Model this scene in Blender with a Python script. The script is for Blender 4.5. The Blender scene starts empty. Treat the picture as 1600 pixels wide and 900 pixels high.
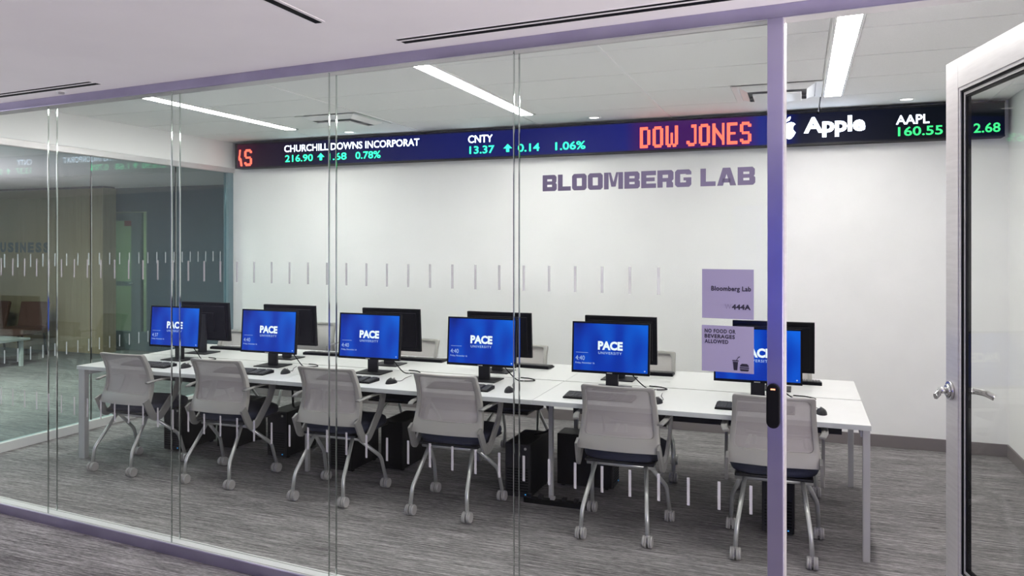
import bpy, math, random
from mathutils import Vector, Matrix
random.seed(7)
D = bpy.data
SC = bpy.context.scene
COL = SC.collection
PI = math.pi

# ------------------------------------------------------------------ camera
cam_d = D.cameras.new('camera'); cam = D.objects.new('camera', cam_d); COL.objects.link(cam)
cam.location = (0, 0, 1.70); cam.rotation_euler = (PI/2, 0, math.radians(20.56))
cam_d.sensor_width = 36; cam_d.lens = 27.0; cam_d.shift_y = -0.04375
cam_d.clip_start = 0.05; cam_d.clip_end = 100
SC.camera = cam
# ------------------------------------------------------------------ world, exposure
w = D.worlds.new('world'); SC.world = w; w.use_nodes = True
w.node_tree.nodes['Background'].inputs[0].default_value = (0.55, 0.52, 0.62, 1)
w.node_tree.nodes['Background'].inputs[1].default_value = 0.35
vs = SC.view_settings
vs.view_transform = 'Standard'; vs.look = 'None'; vs.gamma = 1; vs.use_curve_mapping = False
vs.exposure = 0.09
# ------------------------------------------------------------------ large lights
def area(name, loc, rot, sx, sy, power, color):
    l = D.lights.new(name, 'AREA'); l.shape = 'RECTANGLE'; l.size = sx; l.size_y = sy
    l.energy = power; l.color = color
    o = D.objects.new(name, l); COL.objects.link(o); o.location = loc; o.rotation_euler = rot
    return o
# added fill light right of the camera, out of view, facing -X
area('corridor_fill_right', (3.35, 0.3, 1.15), (0, math.radians(138), 0), 2.0, 3.6, 440, (1.0, 0.93, 0.95))
# added fill light far to the left, out of view, facing +X
area('corridor_fill_left', (-10.0, 2.3, 1.15), (0, math.radians(-130), math.radians(-62)), 2.0, 2.2, 430, (0.93, 0.93, 1.0))
# added lamp outside the view, brightens the lobby and its wood wall
area('lobby_fill', (-8.7, 5.5, 2.55), (0, 0, 0), 0.6, 0.6, 190, (1.0, 0.90, 0.72))
# lamp in the lit office behind the lobby doors
area('office_lamp', (-10.2, 10.2, 2.40), (0, 0, 0), 1.6, 0.6, 90, (1.0, 0.95, 0.62))

# ------------------------------------------------------------------ materials
def pmat(name, col, rough=.5, metal=0., emit=None, estr=0., spec=None):
    m = D.materials.new(name); m.use_nodes = True
    b = m.node_tree.nodes['Principled BSDF']
    b.inputs['Base Color'].default_value = (*col, 1)
    b.inputs['Roughness'].default_value = rough
    b.inputs['Metallic'].default_value = metal
    if spec is not None: b.inputs['Specular IOR Level'].default_value = spec
    if emit:
        b.inputs['Emission Color'].default_value = (*emit, 1)
        b.inputs['Emission Strength'].default_value = estr
    return m
def N(m, t, **kw):
    n = m.node_tree.nodes.new(t)
    for k, v in kw.items(): setattr(n, k, v)
    return n
def L(m, a, b): m.node_tree.links.new(a, b)
def texcoord(m, scale, rotz=0):
    tc = N(m, 'ShaderNodeTexCoord'); mp = N(m, 'ShaderNodeMapping')
    mp.inputs['Scale'].default_value = scale; mp.inputs['Rotation'].default_value = (0, 0, rotz)
    L(m, tc.outputs['Object'], mp.inputs['Vector']); return mp.outputs['Vector']
def noise_tint(m, c1, c2, scale, lo=.35, hi=.65, detail=4, bump=0., bdist=.002):
    b = m.node_tree.nodes['Principled BSDF']
    v = texcoord(m, scale)
    n = N(m, 'ShaderNodeTexNoise'); n.inputs['Scale'].default_value = 1; n.inputs['Detail'].default_value = detail
    L(m, v, n.inputs['Vector'])
    r = N(m, 'ShaderNodeValToRGB'); r.color_ramp.elements[0].position = lo; r.color_ramp.elements[1].position = hi
    r.color_ramp.elements[0].color = (*c1, 1); r.color_ramp.elements[1].color = (*c2, 1)
    L(m, n.outputs['Fac'], r.inputs['Fac']); L(m, r.outputs['Color'], b.inputs['Base Color'])
    if bump:
        bp = N(m, 'ShaderNodeBump'); bp.inputs['Strength'].default_value = bump; bp.inputs['Distance'].default_value = bdist
        L(m, n.outputs['Fac'], bp.inputs['Height']); L(m, bp.outputs['Normal'], b.inputs['Normal'])
    return m

M = {}
M['wall'] = noise_tint(pmat('wall_paint', (.8, .8, .78), .6), (.85, .845, .83), (.88, .875, .86), (3, 3, 3), bump=.04)
M['ceil'] = noise_tint(pmat('ceiling_paint', (.8, .8, .8), .7), (.86, .825, .825), (.89, .855, .855), (2, 2, 2))
M['tile'] = noise_tint(pmat('mineral_tile', (.8, .8, .8), .8), (.86, .86, .845), (.90, .90, .885), (160, 160, 160), bump=.15, bdist=.001)
M['tee'] = pmat('white_steel_tee', (.86, .86, .85), .4)
M['throat'] = pmat('diffuser_throat', (.30, .31, .33), .5)
M['slab'] = pmat('slab_grey', (.35, .35, .35), .8)  # plain mid grey for slab, panel core and low table top
M['bluewall'] = noise_tint(pmat('blue_violet_paint', (.1, .1, .3), .6), (.15, .14, .21), (.17, .16, .24), (2, 2, 2))
M['panelblue'] = pmat('blue_reflect_panel', (.01, .06, .9), .5)  # for the added panel that the post mirrors
M['jamb'] = pmat('teal_grey_metal', (.16, .23, .26), .4)
M['base'] = pmat('baseboard_vinyl', (.175, .155, .155), .5)
M['white_metal'] = pmat('white_powder_coat', (.66, .67, .66), .4)
M['violet_lit_metal'] = noise_tint(pmat('violet_lit_grey_metal', (.3, .28, .4), .28, .93), (.37, .345, .49), (.42, .395, .54), (4, 4, 4))  # violet cast of the corridor light put into the metal colour
M['alu'] = noise_tint(pmat('satin_aluminium', (.62, .60, .60), .38, .35), (.60, .575, .575), (.66, .635, .635), (6, 6, 60))
M['chrome'] = pmat('brushed_chrome', (.62, .62, .62), .22, 1)
M['black'] = pmat('black_plastic', (.004, .004, .005), .45, spec=.12)
M['dark'] = pmat('charcoal_plastic', (.014, .014, .017), .45, spec=.25)
M['gasket'] = pmat('black_rubber', (.004, .004, .005), .6, spec=.1)
M['keycap'] = pmat('keycap', (.075, .075, .075), .5)
M['laminate'] = noise_tint(pmat('white_laminate', (.85, .85, .84), .32), (.66, .66, .65), (.69, .69, .68), (5, 5, 5))
M['edge'] = pmat('laminate_edge', (.52, .545, .53), .4)
M['chair_shell'] = pmat('grey_nylon', (.32, .31, .29), .5)
M['chair_leg'] = pmat('silver_powder_coat', (.50, .51, .50), .30, .55)
M['arm_grey'] = pmat('dark_grey_nylon', (.21, .205, .20), .45)
M['desk_leg'] = pmat('grey_powder_coat', (.43, .43, .42), .4)
M['caster'] = pmat('grey_caster', (.37, .36, .35), .42)
M['seat'] = noise_tint(pmat('navy_fabric', (.02, .025, .05), .85), (.010, .012, .028), (.022, .027, .055), (300, 300, 300), bump=.3, bdist=.001)
M['vinyl'] = pmat('violet_vinyl', (.27, .248, .365), .55)
M['lettering'] = pmat('violet_lettering', (.18, .16, .235), .5)
M['ink'] = pmat('dark_ink', (.012, .010, .022), .5)
M['ink_light'] = pmat('pale_ink', (.20, .18, .27), .5)
def frosted(name, col, k):
    m = pmat(name, col, .6); t = N(m, 'ShaderNodeBsdfTransparent'); mx = N(m, 'ShaderNodeMixShader'); mx.inputs[0].default_value = k
    L(m, t.outputs[0], mx.inputs[1]); L(m, m.node_tree.nodes['Principled BSDF'].outputs[0], mx.inputs[2])
    L(m, mx.outputs[0], m.node_tree.nodes['Material Output'].inputs[0]); return m
M['frost'] = frosted('frosted_white_vinyl', (.66, .66, .66), .42)
M['frost_far'] = frosted('frosted_blue_vinyl', (.50, .56, .58), .6)
M['joint'] = pmat('glass_joint', (.62, .68, .65), .06, 1.)
M['orange'] = pmat('rust_upholstery', (.11, .045, .03), .7)
M['greydoor'] = pmat('grey_door_paint', (.10, .13, .14), .5)
M['exit_red'] = pmat('red_sign', (.35, .02, .02), .5, emit=(.5, .03, .02), estr=.25)
M['farwall'] = noise_tint(pmat('slate_paint', (.05, .08, .1), .6), (.032, .062, .085), (.045, .082, .105), (1, 1, 1))
M['glow_wall'] = noise_tint(pmat('pale_green_paint', (.6, .6, .3), .7), (.52, .52, .30), (.64, .62, .40), (.8, .8, .8))

def emis(name, col, s):
    m = D.materials.new(name); m.use_nodes = True
    m.node_tree.nodes.remove(m.node_tree.nodes['Principled BSDF'])
    e = N(m, 'ShaderNodeEmission'); e.inputs[0].default_value = (*col, 1); e.inputs[1].default_value = s
    L(m, e.outputs[0], m.node_tree.nodes['Material Output'].inputs[0]); return m
M['lamp'] = emis('lamp_diffuser', (1.0, .985, .955), 47.0)
M['down'] = emis('downlight_lens', (1.0, .97, .92), 3.0)
M['led_white'] = emis('led_white', (.72, .82, 1.0), 7.0)
M['led_green'] = emis('led_green', (.03, 1.0, .38), 2.8)
M['led_green2'] = emis('led_green_plain', (.05, .85, .22), 1.5)
M['led_red'] = emis('led_red', (1.0, .14, .085), 1.9)
M['scr_white'] = emis('screen_white', (.85, .95, 1.0), 1.0)
M['scr_dim'] = emis('screen_pale', (.45, .62, .95), .8)
M['led_dot'] = emis('status_led', (1.0, .30, .16), 3.0)
M['led_blue'] = emis('blue_status_led', (.05, .35, .9), 1.0)

def glass(name, tint, f0=.04, amp=1.):
    m = D.materials.new(name); m.use_nodes = True; nt = m.node_tree
    nt.nodes.remove(nt.nodes['Principled BSDF'])
    g = N(m, 'ShaderNodeNewGeometry')
    dp = N(m, 'ShaderNodeVectorMath', operation='DOT_PRODUCT'); L(m, g.outputs['Normal'], dp.inputs[0]); L(m, g.outputs['Incoming'], dp.inputs[1])
    ab = N(m, 'ShaderNodeMath', operation='ABSOLUTE'); L(m, dp.outputs['Value'], ab.inputs[0])
    om = N(m, 'ShaderNodeMath', operation='SUBTRACT'); om.inputs[0].default_value = 1; L(m, ab.outputs[0], om.inputs[1])
    pw = N(m, 'ShaderNodeMath', operation='POWER'); L(m, om.outputs[0], pw.inputs[0]); pw.inputs[1].default_value = 5
    ma = N(m, 'ShaderNodeMath', operation='MULTIPLY_ADD'); L(m, pw.outputs[0], ma.inputs[0]); ma.inputs[1].default_value = (1-f0)*amp; ma.inputs[2].default_value = f0
    t = N(m, 'ShaderNodeBsdfTransparent'); t.inputs[0].default_value = (*tint, 1)
    gl = N(m, 'ShaderNodeBsdfGlossy'); gl.inputs['Roughness'].default_value = 0; gl.inputs['Color'].default_value = (1, 1, 1, 1)
    mx = N(m, 'ShaderNodeMixShader'); L(m, ma.outputs[0], mx.inputs[0]); L(m, t.outputs[0], mx.inputs[1]); L(m, gl.outputs[0], mx.inputs[2])
    L(m, mx.outputs[0], nt.nodes['Material Output'].inputs[0]); return m
M['glass'] = glass('clear_glass', (.984, .992, .987), .006, .7)
M['glass_left'] = glass('teal_glass', (.69, .82, .84), .055, .5)
M['glass_door'] = glass('door_glass', (.975, .985, .975), .008, .35)

def carpet():
    m = pmat('striated_carpet', (.2, .2, .2), .95, spec=.1); b = m.node_tree.nodes['Principled BSDF']
    def nz(scale, detail, rough=.6):
        n = N(m, 'ShaderNodeTexNoise'); n.inputs['Scale'].default_value = 1; n.inputs['Detail'].default_value = detail
        n.inputs['Roughness'].default_value = rough
        L(m, texcoord(m, scale), n.inputs['Vector']); return n.outputs['Fac']
    a = nz((3.4, 88, 1), 3, .65); c = nz((22, 260, 1), 2, .7); d = nz((.7, 5, 1), 3); f = nz((420, 420, 1), 1)
    def add(x, y, k):
        q = N(m, 'ShaderNodeMath', operation='MULTIPLY_ADD'); L(m, y, q.inputs[0]); q.inputs[1].default_value = k
        if x is None: q.inputs[2].default_value = 0
        else: L(m, x, q.inputs[2])
        return q.outputs[0]
    s = add(None, a, .40); s = add(s, c, .34); s = add(s, d, .12); s = add(s, f, .14)
    r = N(m, 'ShaderNodeValToRGB'); el = r.color_ramp.elements
    el[0].position = .39; el[0].color = (.055, .052, .054, 1); el[1].position = .60; el[1].color = (.42, .40, .40, 1)
    e = el.new(.49); e.color = (.175, .166, .168, 1)
    L(m, s, r.inputs['Fac']); L(m, r.outputs['Color'], b.inputs['Base Color'])
    bp = N(m, 'ShaderNodeBump'); bp.inputs['Strength'].default_value = .5; bp.inputs['Distance'].default_value = .004
    L(m, s, bp.inputs['Height']); L(m, bp.outputs['Normal'], b.inputs['Normal'])
    return m
M['carpet'] = carpet()

def wood():
    m = pmat('oak_veneer', (.4, .3, .2), .5)
    return noise_tint(m, (.34, .25, .15), (.44, .335, .21), (30, 30, .9), .3, .7, 5)
M['wood'] = wood()

def mesh_fabric():
    m = pmat('chair_mesh', (.40, .375, .362), .75); nt = m.node_tree; b = nt.nodes['Principled BSDF']
    v = texcoord(m, (1, 1, 1)); sx = N(m, 'ShaderNodeSeparateXYZ'); L(m, v, sx.inputs[0])
    def fr(o):
        q = N(m, 'ShaderNodeMath', operation='MULTIPLY'); L(m, o, q.inputs[0]); q.inputs[1].default_value = 330
        s = N(m, 'ShaderNodeMath', operation='FRACT'); L(m, q.outputs[0], s.inputs[0])
        g = N(m, 'ShaderNodeMath', operation='GREATER_THAN'); L(m, s.outputs[0], g.inputs[0]); g.inputs[1].default_value = .66
        return g.outputs[0]
    mu = N(m, 'ShaderNodeMath', operation='MULTIPLY'); L(m, fr(sx.outputs['X']), mu.inputs[0]); L(m, fr(sx.outputs['Z']), mu.inputs[1])
    t = N(m, 'ShaderNodeBsdfTransparent'); mx = N(m, 'ShaderNodeMixShader')
    L(m, mu.outputs[0], mx.inputs[0]); L(m, b.outputs[0], mx.inputs[1]); L(m, t.outputs[0], mx.inputs[2])
    L(m, mx.outputs[0], nt.nodes['Material Output'].inputs[0]); return m
M['mesh'] = mesh_fabric()

def screen_mat():
    m = D.materials.new('desktop_wallpaper'); m.use_nodes = True; nt = m.node_tree
    b = nt.nodes['Principled BSDF']; b.inputs['Base Color'].default_value = (.002, .003, .012, 1); b.inputs['Roughness'].default_value = .35; b.inputs['Specular IOR Level'].default_value = .12
    tc = N(m, 'ShaderNodeTexCoord'); mp = N(m, 'ShaderNodeMapping'); mp.inputs['Rotation'].default_value = (0, math.radians(38), 0); mp.inputs['Scale'].default_value = (3.0, 1, 1.3)
    L(m, tc.outputs['Object'], mp.inputs['Vector'])
    wv = N(m, 'ShaderNodeTexNoise'); wv.inputs['Scale'].default_value = 1.6; wv.inputs['Detail'].default_value = 1
    L(m, mp.outputs[0], wv.inputs['Vector'])
    r = N(m, 'ShaderNodeValToRGB'); el = r.color_ramp.elements
    el[0].position = .36; el[0].color = (.0005, .014, .24, 1); el[1].position = .66; el[1].color = (.002, .13, .78, 1)
    e = el.new(.48); e.color = (.002, .040, .46, 1)
    L(m, wv.outputs['Fac'], r.inputs['Fac']); L(m, r.outputs[0], b.inputs['Emission Color']); b.inputs['Emission Strength'].default_value = .88
    return m
M['screen'] = screen_mat()

def ticker_mat():
    m = D.materials.new('led_display_face'); m.use_nodes = True
    b = m.node_tree.nodes['Principled BSDF']; b.inputs['Base Color'].default_value = (.003, .003, .004, 1); b.inputs['Roughness'].default_value = .5; b.inputs['Specular IOR Level'].default_value = .1
    tc = N(m, 'ShaderNodeTexCoord'); sx = N(m, 'ShaderNodeSeparateXYZ'); L(m, tc.outputs['Object'], sx.inputs[0])
    mr = N(m, 'ShaderNodeMapRange'); mr.inputs['From Min'].default_value = -5.95; mr.inputs['From Max'].default_value = 1.5
    L(m, sx.outputs['X'], mr.inputs['Value'])
    r = N(m, 'ShaderNodeValToRGB'); el = r.color_ramp.elements
    def pos(x): return (x+5.95)/7.45
    cols = [(-5.95, (.10, .004, .03)), (-5.6, (.018, .002, .02)), (-5.0, (.004, .003, .03)), (-4.2, (.003, .005, .10)), (-3.3, (.004, .010, .17)),
            (-2.4, (.003, .008, .19)), (-1.5, (.005, .012, .26)), (-1.35, (.07, .003, .16)), (-.45, (.08, .003, .16)), (-.33, (.004, .02, .34)), (-.13, (.004, .012, .20)), (0.0, (.006, .008, .035)), (.8, (.003, .005, .012)), (1.5, (.002, .004, .006))]
    el[0].position = 0; el[0].color = (*cols[0][1], 1); el[1].position = 1; el[1].color = (*cols[-1][1], 1)
    for x, c in cols[1:-1]:
        e = el.new(pos(x)); e.color = (*c, 1)
    L(m, mr.outputs[0], r.inputs['Fac'])
    L(m, r.outputs[0], b.inputs['Emission Color']); b.inputs['Emission Strength'].default_value = .65
    return m
M['ticker'] = ticker_mat()

# ------------------------------------------------------------------ mesh helpers
class MB:
    def __init__(s): s.v = []; s.f = []; s.sm = []
    def _add(s, vs, fs, smooth=False):
        o = len(s.v); s.v += [tuple(p) for p in vs]
        for f in fs: s.f.append(tuple(i+o for i in f)); s.sm.append(smooth)
        return s
    def box(s, a, b, R=None):
        x0, y0, z0 = a; x1, y1, z1 = b
        x0, x1 = min(x0, x1), max(x0, x1); y0, y1 = min(y0, y1), max(y0, y1); z0, z1 = min(z0, z1), max(z0, z1)
        vs = [Vector(p) for p in ((x0,y0,z0),(x1,y0,z0),(x1,y1,z0),(x0,y1,z0),(x0,y0,z1),(x1,y0,z1),(x1,y1,z1),(x0,y1,z1))]
        if R is not None: vs = [R @ p for p in vs]
        return s._add(vs, [(0,3,2,1),(4,5,6,7),(0,1,5,4),(1,2,6,5),(2,3,7,6),(3,0,4,7)])
    def prism(s, pts, z0, z1):          # polygon in XY extruded in Z (ccw)
        n = len(pts)
        vs = [(x, y, z0) for x, y in pts] + [(x, y, z1) for x, y in pts]
        return s._add(vs, [tuple(reversed(range(n))), tuple(range(n, 2*n))] + [(i, (i+1) % n, n+(i+1) % n, n+i) for i in range(n)])
    def prism_xz(s, pts, y0, y1):       # polygon in XZ (ccw seen from -Y) extruded in Y
        n = len(pts)
        vs = [(x, y0, z) for x, z in pts] + [(x, y1, z) for x, z in pts]
        return s._add(vs, [tuple(range(n)), tuple(reversed(range(n, 2*n)))] + [((i+1) % n, i, n+i, n+(i+1) % n) for i in range(n)])
    def prism_yz(s, pts, x0, x1):
        n = len(pts)
        vs = [(x0, y, z) for y, z in pts] + [(x1, y, z) for y, z in pts]
        return s._add(vs, [tuple(reversed(range(n))), tuple(range(n, 2*n))] + [(i, (i+1) % n, n+(i+1) % n, n+i) for i in range(n)])
    def cyl(s, p0, p1, r, n=16, r1=None):
        p0 = Vector(p0); p1 = Vector(p1); r1 = r if r1 is None else r1
        d = (p1-p0).normalized(); a = d.orthogonal().normalized(); b = d.cross(a)
        vs = [p0+(a*math.cos(2*PI*i/n)+b*math.sin(2*PI*i/n))*r for i in range(n)] + [p1+(a*math.cos(2*PI*i/n)+b*math.sin(2*PI*i/n))*r1 for i in range(n)]
        s._add(vs, [(i, (i+1) % n, n+(i+1) % n, n+i) for i in range(n)], True)
        o = len(s.v)-2*n
        s.f.append(tuple(o+i for i in reversed(range(n)))); s.sm.append(False)
        s.f.append(tuple(o+n+i for i in range(n))); s.sm.append(False)
        return s
    def sweep(s, path, prof, up=(1, 0, 0), closed_prof=True, smooth=True):
        """profile [(u,v)] swept along path; u axis = up vector, v = tangent x up"""
        path = [Vector(p) for p in path]; up = Vector(up); n = len(prof); vs = []
        for i, p in enumerate(path):
            t = (path[min(i+1, len(path)-1)]-path[max(i-1, 0)]).normalized()
            u = (up-t*up.dot(t)).normalized(); v = t.cross(u)
            vs += [p+u*a+v*b for a, b in prof]
        fs = [(k*n+i, k*n+(i+1) % n, (k+1)*n+(i+1) % n, (k+1)*n+i) for k in range(len(path)-1) for i in range(n)]
        s._add(vs, fs, smooth)
        o = len(s.v)-len(vs)
        s.f.append(tuple(o+i for i in reversed(range(n)))); s.sm.append(False)
        s.f.append(tuple(o+len(vs)-n+i for i in range(n))); s.sm.append(False)
        return s
    def tube(s, path, r, n=10, up=(1, 0, .02)):
        return s.sweep(path, [(math.cos(2*PI*i/n)*r, math.sin(2*PI*i/n)*r) for i in range(n)], up)
    def build(s, name, mat, parent=None, bevel=0, seg=2, smooth=None):
        me = D.meshes.new(name); me.from_pydata(s.v, [], s.f); me.materials.append(M[mat] if isinstance(mat, str) else mat)
        for p, q in zip(me.polygons, s.sm): p.use_smooth = q if smooth is None else smooth
        me.update()
        o = D.objects.new(name, me); COL.objects.link(o)
        if parent: o.parent = parent
        if bevel:
            b = o.modifiers.new('bevel', 'BEVEL'); b.width = bevel; b.segments = seg; b.limit_method = 'ANGLE'; b.angle_limit = math.radians(40)
        return o
def bez(p, n=8):
    """smooth path through control points (Catmull-Rom)"""
    P = [Vector(q) for q in p]; P = [P[0]*2-P[1]] + P + [P[-1]*2-P[-2]]; out = []
    for i in range(1, len(P)-2):
        for k in range(n):
            t = k/n; a, b, c, d = P[i-1:i+3]
            out.append(.5*((2*b)+(c-a)*t+(2*a-5*b+4*c-d)*t*t+(3*b-a-3*c+d)*t**3))
    out.append(P[-2]); return out
def roundpath(p, r=.03, n=5):
    P = [Vector(q) for q in p]; out = [P[0]]
    for i in range(1, len(P)-1):
        a = P[i]+(P[i-1]-P[i]).normalized()*r; b = P[i]+(P[i+1]-P[i]).normalized()*r
        for k in range(n+1):
            t = k/n; out.append(a*(1-t)**2+P[i]*2*t*(1-t)+b*t*t)
    out.append(P[-1]); return out
def box(name, mat, a, b, parent=None, bevel=0): return MB().box(a, b).build(name, mat, parent, bevel)
def empty(name, loc, rz=0):
    o = D.objects.new(name, None); COL.objects.link(o); o.location = loc; o.rotation_euler = (0, 0, rz); o.empty_display_size = .1; return o
def tag(o, label=None, cat=None, group=None, kind=None):
    for k, v in (('label', label), ('category', cat), ('group', group), ('kind', kind)):
        if v: o[k] = v
    return o
def thing(name, label, cat, loc, rz=0, group=None): return tag(empty(name, loc, rz), label, cat, group)
def struct(o): o['kind'] = 'structure'; return o
def copy_tree(o, parent=None):
    c = o.copy(); COL.objects.link(c); c.parent = parent
    for ch in list(o.children): copy_tree(ch, c)
    return c
# text: the built-in font turned into flat mesh, fitted to a rectangle of the XZ plane (facing -Y)
_cache = {}
def text_verts(s, bold=0., space=1.):
    key = (s, bold, space)
    if key not in _cache:
        c = D.curves.new('t', 'FONT'); c.body = s; c.offset = bold; c.space_character = space; c.resolution_u = 3
        o = D.objects.new('t', c); COL.objects.link(o)
        dg = bpy.context.evaluated_depsgraph_get(); me = D.meshes.new_from_object(o.evaluated_get(dg))
        v = [p.co.copy() for p in me.vertices]; f = [tuple(q.vertices) for q in me.polygons]
        D.objects.remove(o); D.curves.remove(c); D.meshes.remove(me)
        _cache[key] = (v, f)
    return _cache[key]
def add_text(mb, s, x0, x1, z0, z1, y, bold=0., space=1., zfit=None):
    v, f = text_verts(s, bold, space)
    ax, bx = min(p.x for p in v), max(p.x for p in v); az, bz = min(p.y for p in v), max(p.y for p in v)
    if zfit: az, bz = zfit
    return mb._add([(x0+(p.x-ax)/(bx-ax)*(x1-x0), y, z0+(p.y-az)/(bz-az)*(z1-z0)) for p in v], f)

# ================================================================== SETTING
GA = math.radians(-5.0)                      # the glass front is turned 5 degrees to the room
GP = Vector((-.112, 3.007, 0))
def G(x, y=0):                               # point of the glass front in world XY
    return (GP.x+x*math.cos(GA)-y*math.sin(GA), GP.y+x*math.sin(GA)+y*math.cos(GA))
struct(box('floor', 'carpet', (-16, -2.4, -.1), (3.6, 12, 0)))
# walls of the lab
struct(box('wall_back', 'wall', (-6.16, 7.10, 0), (1.70, 7.26, 2.86)))
struct(box('wall_right', 'wall', (1.55, 2.87, 0), (1.70, 7.10, 2.86)))
struct(box('wall_left', 'wall', (-6.16, 3.55, 2.555), (-6.04, 7.10, 2.86)))
struct(box('baseboard_back', 'base', (-6.04, 7.086, 0), (1.55, 7.10, .10), bevel=.002))
struct(box('baseboard_right', 'base', (1.536, 2.95, 0), (1.55, 7.086, .10), bevel=.002))
# corridor and lobby shell
struct(box('wall_rear', 'bluewall', (-16, -2.4, 0), (3.6, -2.25, 2.58)))
rp = struct(box('reflect_panel', 'panelblue', (-1.6, -2.25, .55), (1.5, -2.23, 2.1)))  # unseen panel added so the post picks up a blue reflection
struct(box('wall_side', 'wall', (3.45, -2.25, 0), (3.6, 2.70, 2.58)))
struct(box('wall_lobby', 'farwall', (-16, -2.25, 0), (-15.85, 12, 2.58)))
oc = MB().prism([(-16, -2.4), (3.6, -2.4), G(3.75, -.015), G(-6.02, -.015), (-6.16, 3.50), (-6.16, 12), (-16, 12)], 2.58, 2.66).build('ceiling', 'ceil'); struct(oc)
MBf = MB(); a = G(-6.05, .075); b = G(1.68, .075); a2 = G(-6.05, .03); b2 = G(1.68, .03)
MBf._add([(a[0], a[1], 2.58), (b[0], b[1], 2.58), (b[0], b[1], 2.86), (a[0], a[1], 2.86), (a2[0], a2[1], 2.58), (b2[0], b2[1], 2.58), (b2[0], b2[1], 2.86), (a2[0], a2[1], 2.86)],
         [(3, 2, 1, 0), (4, 5, 6, 7), (0, 1, 5, 4), (7, 6, 2, 3), (0, 4, 7, 3), (1, 2, 6, 5)])
struct(MBf.build('wall_front', 'wall'))

# lab ceiling: plenum slab, tees and every tile
ceil = struct(MB().prism([G(-6.05, .03), G(1.68, .03), (1.70, 7.2), (-6.16, 7.2)], 2.856, 2.93).build('ceiling', 'slab'))
XS = [-6.04, -4.85, -3.60, -2.35, -1.10, .15, 1.42, 1.55]
YS = [3.80, 4.46, 5.12, 5.78, 6.44, 7.10]
FIX = {1: -4.85, 3: -2.35, 5: .15}
for j in range(5):
    for i in range(7):
        x0, x1 = XS[i]+.006, XS[i+1]-.006
        if i in FIX and j < 4: x0 = XS[i]+.165
        if j == 3 and i == 1: x1 = -4.275
        if j == 3 and i == 4: x1 = -.475
        box('ceiling_tile', 'tile', (x0, YS[j]+.0055, 2.84), (x1, YS[j+1]-.0055, 2.852), ceil)
MB().prism([G(-6.04, .08), G(1.665, .08), (1.55, 3.794), (-6.04, 3.794)], 2.84, 2.852).build('ceiling_tile', 'tile', ceil)
for x in XS[1:-1]:
    if x in FIX.values(): continue
    box('ceiling_tee', 'tee', (x-.011, 3.8, 2.833), (x+.011, 7.10, 2.8396), ceil)

# ---------------- linear light fixtures
def linear(x, label):
    t = thing('linear_light', label, 'light', (x, 5.12, 2.84), 0, 'recessed linear lights in the lab ceiling')
    f = MB(); f.box((-.073, -1.32, -.006), (-.058, 1.32, .012)); f.box((.058, -1.32, -.006), (.073, 1.32, .012))
    f.box((-.073, -1.32, -.006), (.073, -1.305, .012)); f.box((-.073, 1.305, -.006), (.073, 1.32, .012))
    f.build('frame', 'tee', t)
    MB().box((-.058, -1.305, -.003), (.058, 1.305, .010)).build('diffuser', 'lamp', t)
for x, l in ((-4.77, 'long white linear ceiling light farthest left, nearest the left glass wall'),
             (-2.27, 'long white linear ceiling light in the middle of the lab ceiling'),
             (.235, 'wide bright linear ceiling light right of the violet post above the doorway')): linear(x, l)
for x, l in ((-4.33, 'small round downlight near the ceiling above the left part of the ticker'),
             (-1.75, 'small round downlight above the middle of the ticker'),
             (.79, 'small round downlight above the right part of the ticker')):
    t = thing('downlight', l, 'light', (x, 6.79, 2.84), 0, 'small downlights along the ticker')
    r = MB(); n = 24
    vs = []
    for rr, z in ((.062, 0), (.062, -.004), (.048, -.004), (.044, .0)): vs += [(rr*math.cos(2*PI*i/n), rr*math.sin(2*PI*i/n), z) for i in range(n)]
    r._add(vs, [(k*n+i, k*n+(i+1) % n, (k+1)*n+(i+1) % n, (k+1)*n+i) for k in range(3) for i in range(n)], True)
    r.build('trim_ring', 'tee', t); MB().cyl((0, 0, -.002), (0, 0, .0), .045, 20).build('lens', 'down', t)
# ---------------- square air diffusers
def diffuser(x, label):
    t = thing('air_diffuser', label, 'vent', (x, 6.11, 2.84), 0, 'square air diffusers')
    def ring(mb, h0, z0, h1, z1, th=.004):
        A = [(-h0, -h0, z0), (h0, -h0, z0), (h0, h0, z0), (-h0, h0, z0)]; B = [(-h1, -h1, z1), (h1, -h1, z1), (h1, h1, z1), (-h1, h1, z1)]
        mb._add(A+B, [(i, (i+1) % 4, 4+(i+1) % 4, 4+i) for i in range(4)])
        A = [(p[0], p[1], p[2]+th) for p in A]; B = [(p[0], p[1], p[2]+th) for p in B]
        mb._add(A+B, [(4+i, 4+(i+1) % 4, (i+1) % 4, i) for i in range(4)])
    f = MB(); ring(f, .312, -.004, .27, -.004); ring(f, .27, -.004, .25, .014); f.build('frame', 'tee', t)
    MB().box((-.25, -.25, .0125), (.25, .25, .0155)).build('throat', 'throat', t)
    for h0, h1 in ((.262, .205),):
        c = MB(); ring(c, h0, -.002, h1, -.030); c.build('louvre', 'tee', t)
    MB().box((-.17, -.17, -.050), (.17, .17, -.038)).build('plaque', 'tee', t, .004)
diffuser(-3.955, 'square white air diffuser in the ceiling left of the middle light')
diffuser(-.16, 'square white air diffuser in the ceiling beside the violet post')

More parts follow.
